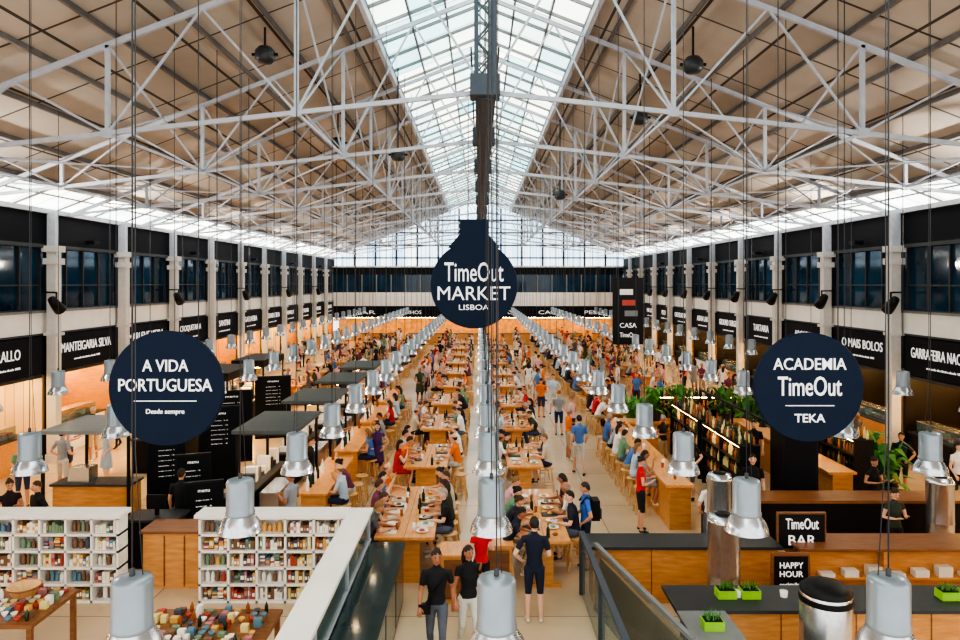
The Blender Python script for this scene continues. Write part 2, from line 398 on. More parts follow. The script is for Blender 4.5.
# trusses
nodes=[0,3.8,7.6,11.4,14.0]
tz=lambda x:13.55-.39*abs(x)
bz=lambda x:9.65-.11*abs(x)
b=MB()
for s in (-1,1):
    b.beam((0,0,tz(0)),(s*14,0,tz(14)),.08,.11,'steel'); b.beam((0,0,bz(0)),(s*14,0,bz(14)),.075,.09,'steel')
    for i,x in enumerate(nodes[1:4]):
        b.beam((s*x,0,bz(x)),(s*x,0,tz(x)),.08,.08,'steel')
        for xx in (x-1.9,x+1.9 if x<11 else 12.9):
            b.beam((s*x,0,bz(x)),(s*xx,0,tz(xx)),.045,.045,'steel')
        b.box(s*x-.10,s*x+.10,-.05,.05,bz(x)-.08,bz(x)+.10,'steel')
    b.beam((s*.18,0,bz(0)),(s*.18,0,tz(0)),.08,.08,'steeld')
    b.beam((0,0,bz(0)),(s*1.9,0,tz(1.9)),.045,.045,'steel')
z=9.9
k=1
while z<13.2:
    b.beam((-.18*k,0,z),(.18*k,0,z+.4),.04,.04,'steeld'); k=-k; z+=.4
b.box(-.3,.3,-.25,.25,bz(0)-.12,bz(0)+.3,'steeld')
tm=b.mesh('roof_truss')
TY=[13.9+4.75*i for i in range(11)]
for y in TY: place(tm,'roof_truss',(XC,y,0))
b=MB()
for s in (-1,1):
    for x in nodes[1:4]:
        b.beam((XC+s*x,TY[0],bz(x)),(XC+s*x,Y1,bz(x)),.05,.05,'steel')
        for i in range(len(TY)-1):
            b.beam((XC+s*x,TY[i],bz(x)),(XC+s*x,TY[i+1],tz(x)),.04,.04,'steel')
            b.beam((XC+s*x,TY[i+1],bz(x)),(XC+s*x,TY[i],tz(x)),.04,.04,'steel')
    for i in range(len(TY)-1):
        b.beam((XC+s*3.8,TY[i],bz(3.8)),(XC+s*7.6,TY[i+1],bz(7.6)),.035,.035,'steel')
        b.beam((XC+s*11.4,TY[i],bz(11.4)),(XC+s*7.6,TY[i+1],bz(7.6)),.035,.035,'steel')
b.obj('roof_bracing')
b=MB(); b.box(XC-.19,XC+.19,TY[0],Y1,9.5,9.85,'steeld')
b.box(XC-.3,XC-.26,TY[0],Y1,10.5,10.56,'steeld'); b.box(XC+.26,XC+.3,TY[0],Y1,10.5,10.56,'steeld')
b.obj('ridge_service_beam')

# ---- side walls
SP=4.4; YB=[22.4+SP*k for k in range(-4,11)]
YB=[y for y in YB if y<Y1+.1]
names_l=['CAFE','O PETISCO','VINHOS','CORALLO','MANTEIGARIA SILVA','MARLENE VIEIRA','CROQUETARIA','SANTINI','GARRAFEIRA','ALEXANDRE SILVA','HENRIQUE','PESCADOR','MERCADO']
names_r=['CAFE','BAR','CONSERVAS','GARRAFEIRA NACIONAL','O MAIS BOLOS','ARCADIA','TARTARIA','GROUND BURGER','ASIAN LAB','CAFE DE SAO BENTO','PIZZA','MARISCO','PADARIA']
# stall variants, facing +X, origin at bay centre on the wall line, recess toward -X
def stall(v):
    b=MB(); w=SP/2-.15
    wall=['tile','warmwall','woodx'][v%3]
    b.box(-2.9,-2.8,-w,w,0,2.85,wall)
    b.box(-2.8,.0,-w-.12,-w,0,2.85,'black'); b.box(-2.8,.0,w,w+.12,0,2.85,wall)
    b.box(-2.8,0,-w,w,2.75,2.85,'dgrey')
    b.box(-1.9,-1.7,-w+.2,w-.2,2.68,2.74,'warm'); b.box(-.5,-.38,-w+.2,w-.2,2.70,2.74,'warm')
    b.box(-.75,-.05,-w+.1,w-.6,0,1.0,['woodx','black','white'][v%3]); b.box(-.8,0.0,-w+.05,w-.55,1.0,1.05,'dgrey')
    b.box(-.2,-.17,-w+.3,w-1.0,1.05,1.4,'glasst'); b.box(-.6,-.17,-w+.3,w-1.0,1.4,1.42,'alu')
    rr=random.Random(v)
    for z in (1.3,1.75,2.2):
        b.box(-2.8,-2.45,-w+.1,w-.1,z,z+.03,'woodd')
        y=-w+.2
        while y<w-.2:
            h=rr.uniform(.15,.32)
            if rr.random()<.6: b.lathe(-2.62,y,[(.04,z+.03),(.04,z+.03+h*.6),(.015,z+.03+h*.75),(.015,z+.03+h)],6,rr.choice(['bottle1','bottle2',PC[0],PC[3]]),close=True)
            else: b.box(-2.72,-2.5,y-.06,y+.06,z+.03,z+.03+h*.8,rr.choice(PC))
            y+=rr.uniform(.14,.22)
    y=-w+.4
    while y<w-1.1:
        b.box(-.55,-.25,y,y+.18,1.05,1.05+rr.uniform(.05,.2),rr.choice(PC)); y+=.25
    b.box(-2.79,-2.75,w-1.4,w-.4,2.35,2.65,'warm')
    return b.mesh('market_stall')
SM=[stall(v) for v in range(3)]
for s,XW,side,names in ((-1,XL,'left',names_l),(1,XR,'right',names_r)):
    f='+X' if s<0 else '-X'
    def bx(b,d0,d1,y0,y1,z0,z1,m):   # d measured outward (away from hall) from wall line
        xa,xb=sorted((XW+s*d0,XW+s*d1)); b.box(xa,xb,y0,y1,z0,z1,m)
    b=MB(); ya,yb=YB[0],Y1
    bx(b,0,.3,ya,yb,4.15,4.88,'white'); bx(b,0,.3,ya,yb,6.95,8.15,'navy')
    bx(b,.25,.3,ya,yb,2.9,4.15,'navy'); bx(b,2.95,3.1,ya,yb,0,2.9,'dgrey'); bx(b,.3,3.1,ya,yb,2.87,2.95,'dgrey')
    bx(b,-.06,0,ya,yb,4.84,4.92,'grey'); bx(b,-.05,0,ya,yb,4.12,4.18,'dgrey'); bx(b,-.08,0,ya,yb,6.93,7.05,'dgrey')
    bx(b,-.15,.1,ya,yb,8.05,8.2,'steel')
    b.obj('wall_'+side)
    for i,y in enumerate(YB):
        b=MB()
        bx(b,-.42,-.12,y-.15,y+.15,0,6.9,'colgrey'); bx(b,-.5,-.04,y-.22,y+.22,6.4,6.6,'colgrey'); bx(b,-.5,0,y-.24,y+.24,6.8,7.0,'colgrey')
        bx(b,-.5,-.04,y-.22,y+.22,0,.25,'colgrey'); bx(b,-.36,-.1,y-.1,y+.1,7.0,8.1,'steel')
        bx(b,-.5,-.04,y-.2,y+.2,4.1,4.2,'colgrey')
        b.obj('column')
        # spotlight
        if i%2==0 or s>0:
            b=MB(); x=XW-s*.75
            b.tube([(x-.0,y-.9,5.3),(x,y-.68,5.12),(x-s*.0,y-.45,4.95)],[.12,.16,.19],10,'black',smooth=True)
            b.beam((x,y-.65,5.2),(x,y-.65,5.5),.04,.04,'black'); b.beam((x,y-.65,5.5),(XW-s*.1,y-.2,5.5),.05,.05,'black')
            b.obj('stage_spotlight')
        if y+SP<Y1+.5:
            yc=y+SP/2
            b=MB()
            bx(b,.12,.16,y,y+SP,4.88,6.95,'winglass')
            for q in range(5): bx(b,.04,.14,y+.2+q*(SP-.4)/4-.03,y+.2+q*(SP-.4)/4+.03,4.9,6.95,'dgrey')
            bx(b,.05,.13,y+.2,y+SP-.2,5.7,5.75,'dgrey'); bx(b,.05,.13,y+.2,y+SP-.2,4.9,4.96,'dgrey')
            b.obj('window_%d'%(i+1+(20 if s>0 else 0)))
            place(SM[(i*2+(s>0))%3],'market_stall',(XW+s*.02,yc,0),0 if s<0 else math.pi)
            b=MB(); xa,xb=sorted((XW-s*.10,XW+s*.0))
            b.box(xa,xb,y+.3,y+SP-.3,2.9,4.08,'navy')
            o=b.obj('stall_fascia_sign')
            nme=names[i] if i<len(names) else 'MERCADO'
            w=min(3.1,.20*len(nme)+.2)
            add_text(nme,w,.32,(XW-s*.11,yc,3.62),o,f,bold=.0)
            add_text('mercado da ribeira desde 1892',1.6,.07,(XW-s*.11,yc,3.2),o,f,'tagline')
# end wall
b=MB()
b.box(XL,XR,Y1,Y1+.3,2.5,3.6,'navy'); b.box(XL,XR,Y1-.02,Y1+.3,3.6,4.9,'white'); b.box(XL,XR,Y1+.1,Y1+.3,4.9,6.6,'winglass'); b.box(XL,XR,Y1,Y1+.3,6.6,7.4,'navy'); b.box(XL,XR,Y1-.05,Y1,7.3,7.45,'white')
x=XL
while x<XR: b.box(x-.05,x+.05,Y1,Y1+.1,4.9,6.6,'grey'); x+=1.4
b.box(XL,XR,Y1+2.9,Y1+3.1,0,2.9,'warmwall'); b.box(XL,XR,Y1,Y1+3,2.85,2.9,'dgrey'); b.box(XL+1,XR-1,Y1+1.4,Y1+1.5,2.4,2.44,'warm')
o=b.obj('wall_back')
for k in range(6): add_text(['BAR','VINHOS','MERCADO','GELADOS','CAFE','PEIXE'][k],2.0,.34,(-11+k*4.4,Y1-.02,3.0),o)
b=MB()
vs=[(-14.2,Y1+.1,7.4),(14.2,Y1+.1,7.4),(14.2,Y1+.1,rz(14.2)),(0,Y1+.1,rz(0)),(-14.2,Y1+.1,rz(14.2))]
b.add(vs,[(0,1,2,3,4)],'gable')
x=-14
while x<=14.01: b.box(x-.09,x+.09,Y1-.05,Y1+.08,7.4,rz(x)-.05,'steeld'); x+=2.0
for z in (8.2,9.4,10.6,11.8): 
    xx=min(14,(zr-z)/.39); b.box(-xx,xx,Y1-.05,Y1+.08,z-.07,z+.07,'steeld')
b.obj('window_50')
b=MB(); 
for k in range(6):
    x=-11+k*4.3; b.box(x,x+3.3,Y1-1.6,Y1-1.0,0,1.05,'woodx'); b.box(x-.05,x+3.35,Y1-1.65,Y1-.95,1.05,1.1,'dgrey')
b.obj('back_counter')

# ------------------------------------------------------------ lamps
def lamp_mesh(x):
    b=MB()
    b.lathe(0,0,[(.0,.30),(.06,.30),(.13,.285),(.142,.26),(.142,-.04),(.150,-.05),(.150,-.075),(.142,-.085)],20,'lampgrey')
    b.lathe(0,0,[(.142,-.08),(.155,-.10),(.19,-.15),(.215,-.20),(.222,-.25),(.226,-.255),(.215,-.25),(.20,-.19),(.15,-.11),(.0,-.10)],24,'alu')
    b.ell((0,0,-.15),(.05,.05,.055),'bulb',10,6)
    b.lathe(0,0,[(.0,.36),(.02,.35),(.02,.30)],8,'cord')
    top=rz(x)-3.45-.06
    b.tube([(0,0,.33),(0,0,top)],[.006,.006],4,'cord'); b.tube([(.07,0,.28),(.02,0,1.2),(.015,0,top)],[.004,.004,.004],4,'cord')
    return b.mesh('pendant_lamp')
for cx,ys in ((XC+.02,5.0),(-2.52,5.0),(2.8,5.0),(-6.2,9.5),(6.2,9.5),(-9.9,11.7),(9.9,13.9)):
    me=lamp_mesh(cx); y=ys
    while y<60:
        xx=cx+(.16*(1 if (cx==2.8 and y<6) else 0))
        place(me,'pendant_lamp',(xx,y,3.45 if y>6 else 3.38),random.uniform(0,3)); y+=2.25

# ------------------------------------------------------------ tables, stools
b=MB()
b.lathe(0,0,[(0,.645),(.16,.645),(.175,.655),(.175,.675),(.16,.685),(0,.685)],16,'woodl')
for a in range(4):
    t=math.pi/4+a*math.pi/2; c,s_=math.cos(t),math.sin(t)
    b.beam((.11*c,.11*s_,.65),(.21*c,.21*s_,0),.035,.035,'woodl')
q=.185*.7071*1.0
for (x0,y0,x1,y1) in ((-q,-q,q,-q),(q,-q,q,q),(q,q,-q,q),(-q,q,-q,-q)):
    b.beam((x0,y0,.2),(x1,y1,.2),.025,.025,'woodl')
STOOL=b.mesh('bar_stool')
def table_mesh(w,L):
    b=MB()
    b.box(-w/2,w/2,-L/2,L/2,.90,.95,'wood')
    b.box(-w/2+.08,w/2-.08,-L/2+.08,L/2-.08,.84,.90,'woodx')
    for y in (-L/2+.25,L/2-.25):
        b.box(-w/2+.3,w/2-.3,y-.04,y+.04,.06,.84,'woodx'); b.box(-w/2+.15,w/2-.15,y-.06,y+.06,0,.06,'woodx')
    b.box(-.04,.04,-L/2+.25,L/2-.25,.3,.42,'woodx')
    b.box(-.006,.006,-L/2,L/2,.9501,.951,'woodd')
    return b.mesh('dining_table')
def ware_mesh(w,L,seed):
    b=MB(); r=random.Random(seed)
    y=-L/2+.3
    while y<L/2-.2:
        for s in (-1,1):
            x=s*(w/2-.24)+r.uniform(-.03,.03)
            if r.random()<.4: b.box(x-.17,x+.17,y-.13,y+.13,0.002,.014,r.choice(['dgrey','dgrey',PC[6],PC[1]]))
            if r.random()<.6: b.lathe(x,y,[(0,0.015),(.08,.015),(.125,.03),(.12,.034),(.075,.02),(0,.02)],12,'plate')
            if r.random()<.6: b.ell((x,y,.03),(.06,.05,.03),r.choice([PC[0],PC[3],PC[6],PC[4],'bottle2']),8,5)
            if r.random()<.7: b.lathe(x-s*.17,y+.12,[(.025,0),(.035,.13),(.033,.13),(.023,.01),(0,.01)],8,r.choice(['plate','bottle2',PC[3]]))
            if r.random()<.3: b.lathe(x-s*.15,y-.12,[(.035,0),(.035,.17),(.013,.22),(.013,.28),(0,.28)],8,'bottle1')
            if r.random()<.25: b.box(x-.1,x+.05,y-.2,y-.08,0,.012,'white')
        y+=.4
    return b.mesh('tableware')
TW={}
def table(cx,cy,w,L,fill=.72,skip=()):
    cx+=random.uniform(-.04,.04)
    k=(w,L)
    if k not in TW: TW[k]=(table_mesh(w,L),[ware_mesh(w,L,i) for i in range(5)])
    t=place(TW[k][0],'dining_table',(cx,cy,0),random.uniform(-.012,.012))
    place(random.choice(TW[k][1]),'tableware',(0,0,.951),0,parent=t)
    n=int(L/.62)
    for i in range(n):
        y=cy-L/2+(i+.5)*L/n+random.uniform(-.05,.05)
        for s in (-1,1):
            if random.random()<.08: continue
            full=random.random()<fill
            x=cx+s*(w/2+.24+(0 if full else random.uniform(-.08,.12)))
            place(STOOL,'bar_stool',(x,y,0),random.uniform(-.2,.2))
            if full: seated(x,y,(math.pi/2 if s>0 else -math.pi/2)+random.uniform(-.2,.2))
y=14.8
while y<60:
    L=3.3 if y<19 else 2.6
    table(-1.43,y,1.15,L,.8 if y<30 else .6); table(1.22,y-.2+(0 if y<19 else random.uniform(-.4,.4)),.95,L,.8 if y<30 else .6)
    y+=4.7
y=33
while y<60:
    table(-5.3,y,1.0,2.6,.62); table(-8.9,y+.9,1.0,2.6,.6); y+=4.9
y=27
while y<60:
    table(5.2,y,1.0,2.6,.7)
    if y>30: table(8.9,y+.7,1.0,2.6,.6)
    y+=4.7

# ------------------------------------------------------------ left kiosks with canopies
def kiosk():
    b=MB()
    b.box(.9,1.45,-1.6,1.6,0,1.0,'woodx'); b.box(.8,1.5,-1.65,1.65,1.0,1.05,'wood')
    b.box(-.9,-.35,-1.6,1.6,0,.9,'black'); b.box(-.95,-.3,-1.62,1.62,.9,.95,'dgrey')
    for x in (-.7,.6):
        for y in (-1.15,1.15): b.box(x-.03,x+.03,y-.03,y+.03,0 if x>0 else .95,2.3,'black')
    b.box(-.8,.7,-1.25,1.25,2.3,2.38,'canopy')
    b.box(-.6,.5,-1.1,1.1,2.24,2.26,'dgrey'); b.box(-.1,.0,-1.0,1.0,2.22,2.24,'warm')
    b.box(-.2,.25,-1.1,.2,0,.9,'alu')
    r=random.Random(3)
    y=-1.4
    while y<1.4:
        if r.random()<.7: b.lathe(1.0,y,[(.04,1.05),(.04,1.25),(.013,1.32),(.013,1.38),(0,1.38)],8,r.choice(['bottle1','bottle2','plate']))
        b.box(-.8,-.5,y,y+.15,.95,.95+r.uniform(.1,.4),r.choice(['alu','dgrey',PC[0],'plate'])); y+=.25
    return b.mesh('food_kiosk')
KM=kiosk()
for k in range(4):
    y=17.2+k*4.0
    place(KM,'food_kiosk',(-4.95,y,0))
    for q in range(4):
        yy=y-1.2+q*.8
        place(STOOL,'bar_stool',(-3.15,yy,0))
        if random.random()<.5: seated(-3.15,yy,math.pi/2)
    standing(-4.45,y+random.uniform(.5,1),-math.pi/2,random.choice(['m_stand','m_hip','f_phone']),S(25,25,28))
# grey canopy stand
b=MB()
b.box(-1.05,1.05,-1.0,1.0,2.28,2.36,'grey')
for x in (-1,1):
    for y in (-.9,.9): b.box(x-.03,x+.03,y-.03,y+.03,0,2.28,'black')
b.box(-.9,.9,-.7,-.1,0,1.0,'woodx'); b.box(-.95,.95,-.75,-.05,1.0,1.05,'dgrey'); b.box(-.6,-.1,-.6,-.2,1.05,1.4,'alu')
b.obj('coffee_stand',(-9.2,17.0,0))
# black menu kiosks
for i,(x,y,w,h) in enumerate([(-7.9,17.4,.9,2.0),(-7.4,19.6,1.1,2.3),(-6.9,16.6,.8,1.7),(-8.1,22.5,1.3,2.3),(-7.8,26,1.3,2.3),(-6.0,15.0,.8,1.5)]):
    b=MB(); b.box(-w/2,w/2,-.05,.05,.1,h,'black'); b.box(-w/2,w/2,-.2,.2,0,.1,'black'); b.box(-w/2+.04,w/2-.04,-.06,-.05,.2,h-.04,'navy')
    o=b.obj('menu_board',(x,y,0),.35)
    add_text('menu',w*.3,.05,(0,-.065,h-.2),o)
    for q in range(6): add_text(random.choice(['prego no pao  9','bacalhau  12','sumo natural  3','cerveja  2.5','bifana  6']),w*.4,.02,(0,-.065,h-.4-q*.13),o)
# second kiosk row (dark) on left
for k in range(3):
    y=20.5+k*4.2
    b=MB(); b.box(-.7,.7,-1.5,1.5,0,1.0,'black'); b.box(-.78,.78,-1.58,1.58,1.0,1.06,'dgrey')
    b.box(-.7,.7,-1.5,1.5,2.2,2.5,'black')
    for x in (-.65,.65):
        for yy in (-1.45,1.45): b.box(x-.03,x+.03,yy-.03,yy+.03,1.0,2.2,'black')
    b.box(-.4,.4,-1.2,1.2,2.14,2.19,'warm')
    for q in range(8): b.box(-.5,-.1,-1.3+q*.32,-1.1+q*.32,1.06,1.2+.05*(q%4),PC[q%10])
    o=b.obj('snack_counter',(-9.9,y+2,0))

# ------------------------------------------------------------ right bar island
b=MB()
b.box(4.45,4.95,16.2,24,0,1.02,'woodx'); b.box(4.35,5.0,16.1,24.1,1.02,1.08,'wood')
b.box(5.0,10.8,15.05,15.6,0,1.02,'black'); b.box(5.0,10.9,14.95,15.7,1.02,1.08,'woodd')
b.box(5.0,9.2,23.5,24,0,1.02,'woodx'); b.box(5.0,9.2,23.4,24.1,1.02,1.08,'wood')
b.box(8.8,9.3,17.2,23.4,0,1.02,'woodx'); b.box(8.7,9.4,17.2,23.4,1.02,1.08,'wood')
y=16.6
r=random.Random(9)
while y<23.8:
    b.lathe(4.6+r.uniform(0,.2),y,[(.03,1.08),(.045,1.2),(.04,1.2),(0,1.1)],8,r.choice(['plate','bottle2',PC[3]])); y+=.35
b.obj('bar_counter')
def rack(L,seed):
    b=MB(); r=random.Random(seed); T=1.75
    for y in (-L/2,0,L/2): b.box(-.25,.25,y-.03,y+.03,0,T,'black')
    b.box(-.02,.02,-L/2,L/2,0,T,'black')
    for z in (.5,.9,1.3,1.72):
        b.box(-.27,.27,-L/2,L/2,z,z+.03,'black')
        for x in (-.15,.15):
            y=-L/2+.1
            while y<L/2-.05:
                h=r.uniform(.20,.32)
                b.lathe(x,y,[(.037,z+.03),(.037,z+.03+h*.6),(.014,z+.03+h*.78),(.014,z+.03+h),(0,z+.03+h)],6,r.choice(['bottle1','bottle2','bottle1','bottle2',PC[7],PC[6]])); y+=.14
    b.box(-.24,-.22,-L/2+.1,L/2-.1,1.695,1.715,'warm')
    return b.mesh('bottle_rack')
for x,y,L,s in ((6.7,18.6,2.9,1),(6.7,21.9,2.9,2)): place(rack(L,s),'bottle_rack',(x,y,0))
place(rack(3.2,4),'bottle_rack',(9.9,19.4,0)); place(rack(3.0,5),'bottle_rack',(7.6,24.9,0),math.pi/2)
# back-bar counters with warm task lights
b=MB(); b.box(7.35,7.4,17.2,23.2,2.2,2.26,'black')
for y in (17.3,20.2,23.1): b.box(7.35,7.4,y-.03,y+.03,0,2.2,'black')
for y in (18.0,19.2,21.0,22.2): b.lathe(7.38,y,[(.02,2.2),(.10,2.08),(.11,2.05)],10,'black'); b.ell((7.38,y,2.09),(.04,.04,.04),'bulb',8,6)
b.obj('bar_light_rail')
# black pillar
b=MB(); b.box(-.42,.42,-.35,.35,0,2.6,'black'); b.box(-.47,.47,-.4,.4,0,.12,'black'); b.box(-.47,.47,-.4,.4,2.6,2.68,'dgrey'); b.box(-.36,.36,-.36,-.35,.3,2.4,'navy')
b.obj('service_pillar',(7.55,16.6,0))
# greenery
def plant(seed,n=70,R=.5,hh=.6):
    b=MB(); r=random.Random(seed)
    b.lathe(0,0,[(0,0),(.13,0),(.18,.22),(.19,.24),(.16,.23),(0,.2)],12,'dgrey')
    for i in range(n):
        a=r.uniform(0,6.28); rr=r.uniform(.15,R); z=r.uniform(.2,.2+hh); d=Vector((math.cos(a),math.sin(a),0)); t=Vector((-d.y,d.x,0))*.05
        p0=Vector((0,0,.22)); p1=d*rr*.6+Vector((0,0,z)); p2=d*rr+Vector((0,0,z-.15*r.random()))
        b.add([p0,p1-t,p2,p1+t],[(0,1,2,3)],'green')
    return b.mesh('potted_plant')
pm=[plant(i) for i in range(3)]
for i,(x,y,z) in enumerate([(6.0,23.75,1.08),(6.9,23.75,1.08),(8.4,23.75,1.08),(10.6,18.2,0),(10.7,19.6,0),(10.6,21,0),(5.8,25.4,0),(9.6,25.0,0),(10.3,25.2,0)]):
    place(pm[i%3],'potted_plant',(x,y,z),i,scale=1.5 if z>0 else 2.1)
for yy in (17.4,18.2,19.0,19.8,20.6,21.4,22.2,23.0):
    place(STOOL,'bar_stool',(4.05,yy,0))
    if random.random()<.85: seated(4.05,yy,-math.pi/2)
for x,y in ((5.6,18.5),(5.7,21.5),(6.4,16.2),(9.3,16.3),(8.1,20.4)): standing(x,y,math.pi+random.uniform(-.6,.6),random.choice(['m_hip','m_stand','f_phone']),S(24,24,28))

# ------------------------------------------------------------ round signs
def disc_sign(name,c,R,lines,neck=None):
    b=MB(); n=64
    prof=[(0,-.04),(R-.01,-.04),(R,-.03),(R,.03),(R-.01,.04),(0,.04)]
    vs=[];fs=[]
    for r,z in prof:
        for i in range(n):
            a=2*math.pi*i/n; vs.append((r*math.cos(a),z,r*math.sin(a)))
    for k in range(len(prof)-1):
        for i in range(n):
            j=(i+1)%n; fs.append((k*n+i,k*n+j,(k+1)*n+j,(k+1)*n+i))
    b.add(vs,fs,'signnavy')
    if neck:
        w,h=neck
        b.box(-w/2,w/2,-.035,.035,R*.9,R+h,'signnavy')
        for s in (-1,1): b.add([(s*w/2,-.035,R*.93+.22),(s*w/2,-.035,R*.8),(s*(w/2+.25),-.035,R*.86),(s*w/2,.035,R*.93+.22),(s*w/2,.035,R*.8),(s*(w/2+.25),.035,R*.86)],[(0,1,2),(3,4,5),(0,2,5,3),(0,1,4,3)],'signnavy')
    zt=9.6-c[2]
    for x in (-R*.55,R*.55) if not neck else (-.12,.12):
        b.tube([(x,0,(R*.8 if not neck else R+neck[1]-.02)),(x,0,zt+(.9 if not neck else 0))],[.008,.008],5,'cord')
    o=b.obj(name,c)
    for body,w,h,z,bo in lines: add_text(body,w,h,(0,-.055,z),o,'-Y',bold=bo)
    return o
def W(px,py,Y): return ((px-480)/F*Y,Y,H-(py-283)/F*Y)
disc_sign('hanging_market_sign',W(474,285,14.3),.90,[('TimeOut',1.22,.40,.27,.004),('MARKET',1.5,.28,-.17,.0),('LISBOA',.62,.11,-.46,.0)],neck=(.58,.46))
b=disc_sign('hanging_shop_sign',W(167,388,10.0),.83,[('A VIDA',.66,.17,.33,.004),('PORTUGUESA',1.35,.18,.05,.004),('Desde sempre',.55,.09,-.34,0),('_______',.9,.010,-.18,0)])
disc_sign('hanging_academy_sign',W(808,387,10.0),.79,[('ACADEMIA',1.05,.17,.34,.004),('TimeOut',.92,.28,.02,.004),('TEKA',.44,.12,-.44,.006),('_______',.7,.010,-.26,0)])
# vertical banner
c=W(628,311,29)
b=MB(); b.box(-.65,.65,-.03,.03,-1.4,1.4,'black')
for k,(z,mt) in enumerate(((.8,'white'),(.35,PC[0]),(-.1,'grey'))): b.box(-.35+.1*k,.2+.1*k,-.04,-.03,z-.12,z+.12,mt)
b.tube([(-.5,0,1.4),(-.5,0,4.2)],[.01,.01],4,'cord'); b.tube([(.5,0,1.4),(.5,0,4.2)],[.01,.01],4,'cord')
o=b.obj('hanging_banner',c); add_text('CASA',.7,.2,(0,-.045,-.6),o); add_text('TimeOut',.7,.2,(0,-.045,-1.0),o)
# ceiling speakers
for px,py,Y in ((265,55,16),(693,65,16),(398,155,22),(640,118,20),(338,143,24),(560,195,28)):
    x,y,z=W(px,py,Y); b=MB()
    b.lathe(0,0,[(0,-.20),(.16,-.18),(.23,-.1),(.23,.08),(.15,.18),(0,.2)],14,'dgrey'); b.beam((0,0,.2),(0,0,max(.3,rz(x)-z-.1)),.04,.04,'black')
    b.box(-.3,.3,-.03,.03,-.02,.04,'black')
    b.obj('ceiling_speaker',(x,y,z))

# ------------------------------------------------------------ gift shop (left foreground)
def gift_shelf(w,h,cols,rows,seed):
    b=MB(); t=.04; D=.35
    b.box(0,w,D-.02,D,0,h,'white'); 
    for i in range(cols+1): x=i*(w-t)/cols; b.box(x,x+t,0,D,0,h,'white')
    z0=.0; zs=[z0+i*(h-t)/rows for i in range(rows+1)]
    for z in zs: b.box(0,w,0,D,z,z+t,'white')
    b.box(-.06,w+.06,-.06,D+.06,h,h+.06,'white')
    r=random.Random(seed); g=MB()
    for z in zs[:-1]:
        hh=(h-t)/rows-t
        for i in range(cols):
            xa=i*(w-t)/cols+t+.02; xb=(i+1)*(w-t)/cols-.02; kind=r.random(); mt=r.choice(PC); mt2=r.choice(PC)
            x=xa
            while x<xb-.04:
                ww=r.uniform(.035,.075) if kind<.5 else r.uniform(.07,.12); ww=min(ww,xb-x)
                hgt=hh*(r.uniform(.45,.92))
                m=r.choice([mt,mt,mt2,r.choice(PC),PC[6]])
                if kind<.5: g.box(x,x+ww-.006,.06,.25,z+t,z+t+hgt,m); g.box(x+.005,x+ww-.011,.055,.06,z+t+hgt*.3,z+t+hgt*.65,r.choice([PC[1],PC[9],mt2]))
                elif kind<.8: g.lathe(x+ww/2,.15,[(ww*.4,z+t),(ww*.42,z+t+hgt*.7),(ww*.2,z+t+hgt*.8),(ww*.2,z+t+hgt),(0,z+t+hgt)],10,m)
                else:
                    q=z+t
                    while q<z+t+hgt: g.box(x+r.uniform(0,.01),x+ww-.01,.05+r.uniform(0,.03),.28,q,q+.028,r.choice(PC)); q+=.031
                x+=ww
    return b,g
for x0,w,cols,sd in ((-9.9,3.35,7,1),(-5.1,2.62,5,2)):
    b,g=gift_shelf(w,1.55,cols,5,sd); o=b.obj('gift_shelf',(x0,12.5,0)); g.obj('shop_products',(0,0,0),0,o)
# ledge + glass partition
b=MB(); b.box(-2.42,-2.0,5.5,12.9,1.54,1.6,'white'); b.box(-2.38,-2.30,5.5,12.9,0,1.54,'white')
for y in (6.5,8.6,10.7,12.8): b.box(-2.1,-2.04,y-.03,y+.03,0,1.54,'steel')
b.box(-2.09,-2.06,5.5,12.9,.1,1.52,'glasst'); b.box(-2.12,-2.03,5.5,12.9,1.0,1.03,'steel')
b.obj('glass_partition')
b=MB(); b.box(-1.95,-1.4,6.5,12.6,0,1.0,'dgrey'); b.box(-1.99,-1.36,6.45,12.65,1.0,1.05,'glassg')
for q in range(5): b.box(-1.41,-1.385,6.6+q*1.2,7.7+q*1.2,.1,.9,'glassg')
b.obj('display_cabinet')
# display tables
def disp(w,d,seed):
    b=MB(); r=random.Random(seed)
    b.box(0,w,0,d,.78,.84,'woodd')
    for x in (.03,w-.1):
        for y in (.03,d-.1): b.box(x,x+.07,y,y+.07,0,.78,'woodd')
    g=MB(); x=.1
    while x<w-.15:
        y=.08
        while y<d-.12:
            k=r.random(); s=.75
            if k<.3: g.lathe(x+.05,y+.05,[(.02,.84),(.05,.90),(.045,.90),(.0,.855)],10,r.choice(PC+[M['plate']]))
            elif k<.7: g.box(x,x+r.uniform(.07,.11),y,y+.08,.84,.84+r.uniform(.02,.14),r.choice(PC))
            elif k<.85: g.lathe(x+.05,y+.05,[(.025,.84),(.03,.94),(.012,.99),(.0,1.02)],8,r.choice(['plate','bottle1','bottle2']))
            y+=.135
        x+=.14
    return b,g
for x,y,w,d,sd in ((-4.9,9.3,1.9,1.2,1),(-8.2,10.0,1.7,1.2,2),(-5.6,7.6,1.0,.8,5)):
    b,g=disp(w,d,sd); o=b.obj('display_table',(x,y,0)); g.obj('table_goods',(0,0,0),0,o)
b=MB(); b.lathe(0,0,[(0,0),(.16,0),(.22,.13),(.24,.14),(.2,.13),(.14,.03),(0,.03)],18,'woodl'); b.lathe(0,0,[(.22,.10),(.235,.115),(.22,.13)],18,'woodd'); b.obj('wicker_basket',(-7.0,10.6,1.02))
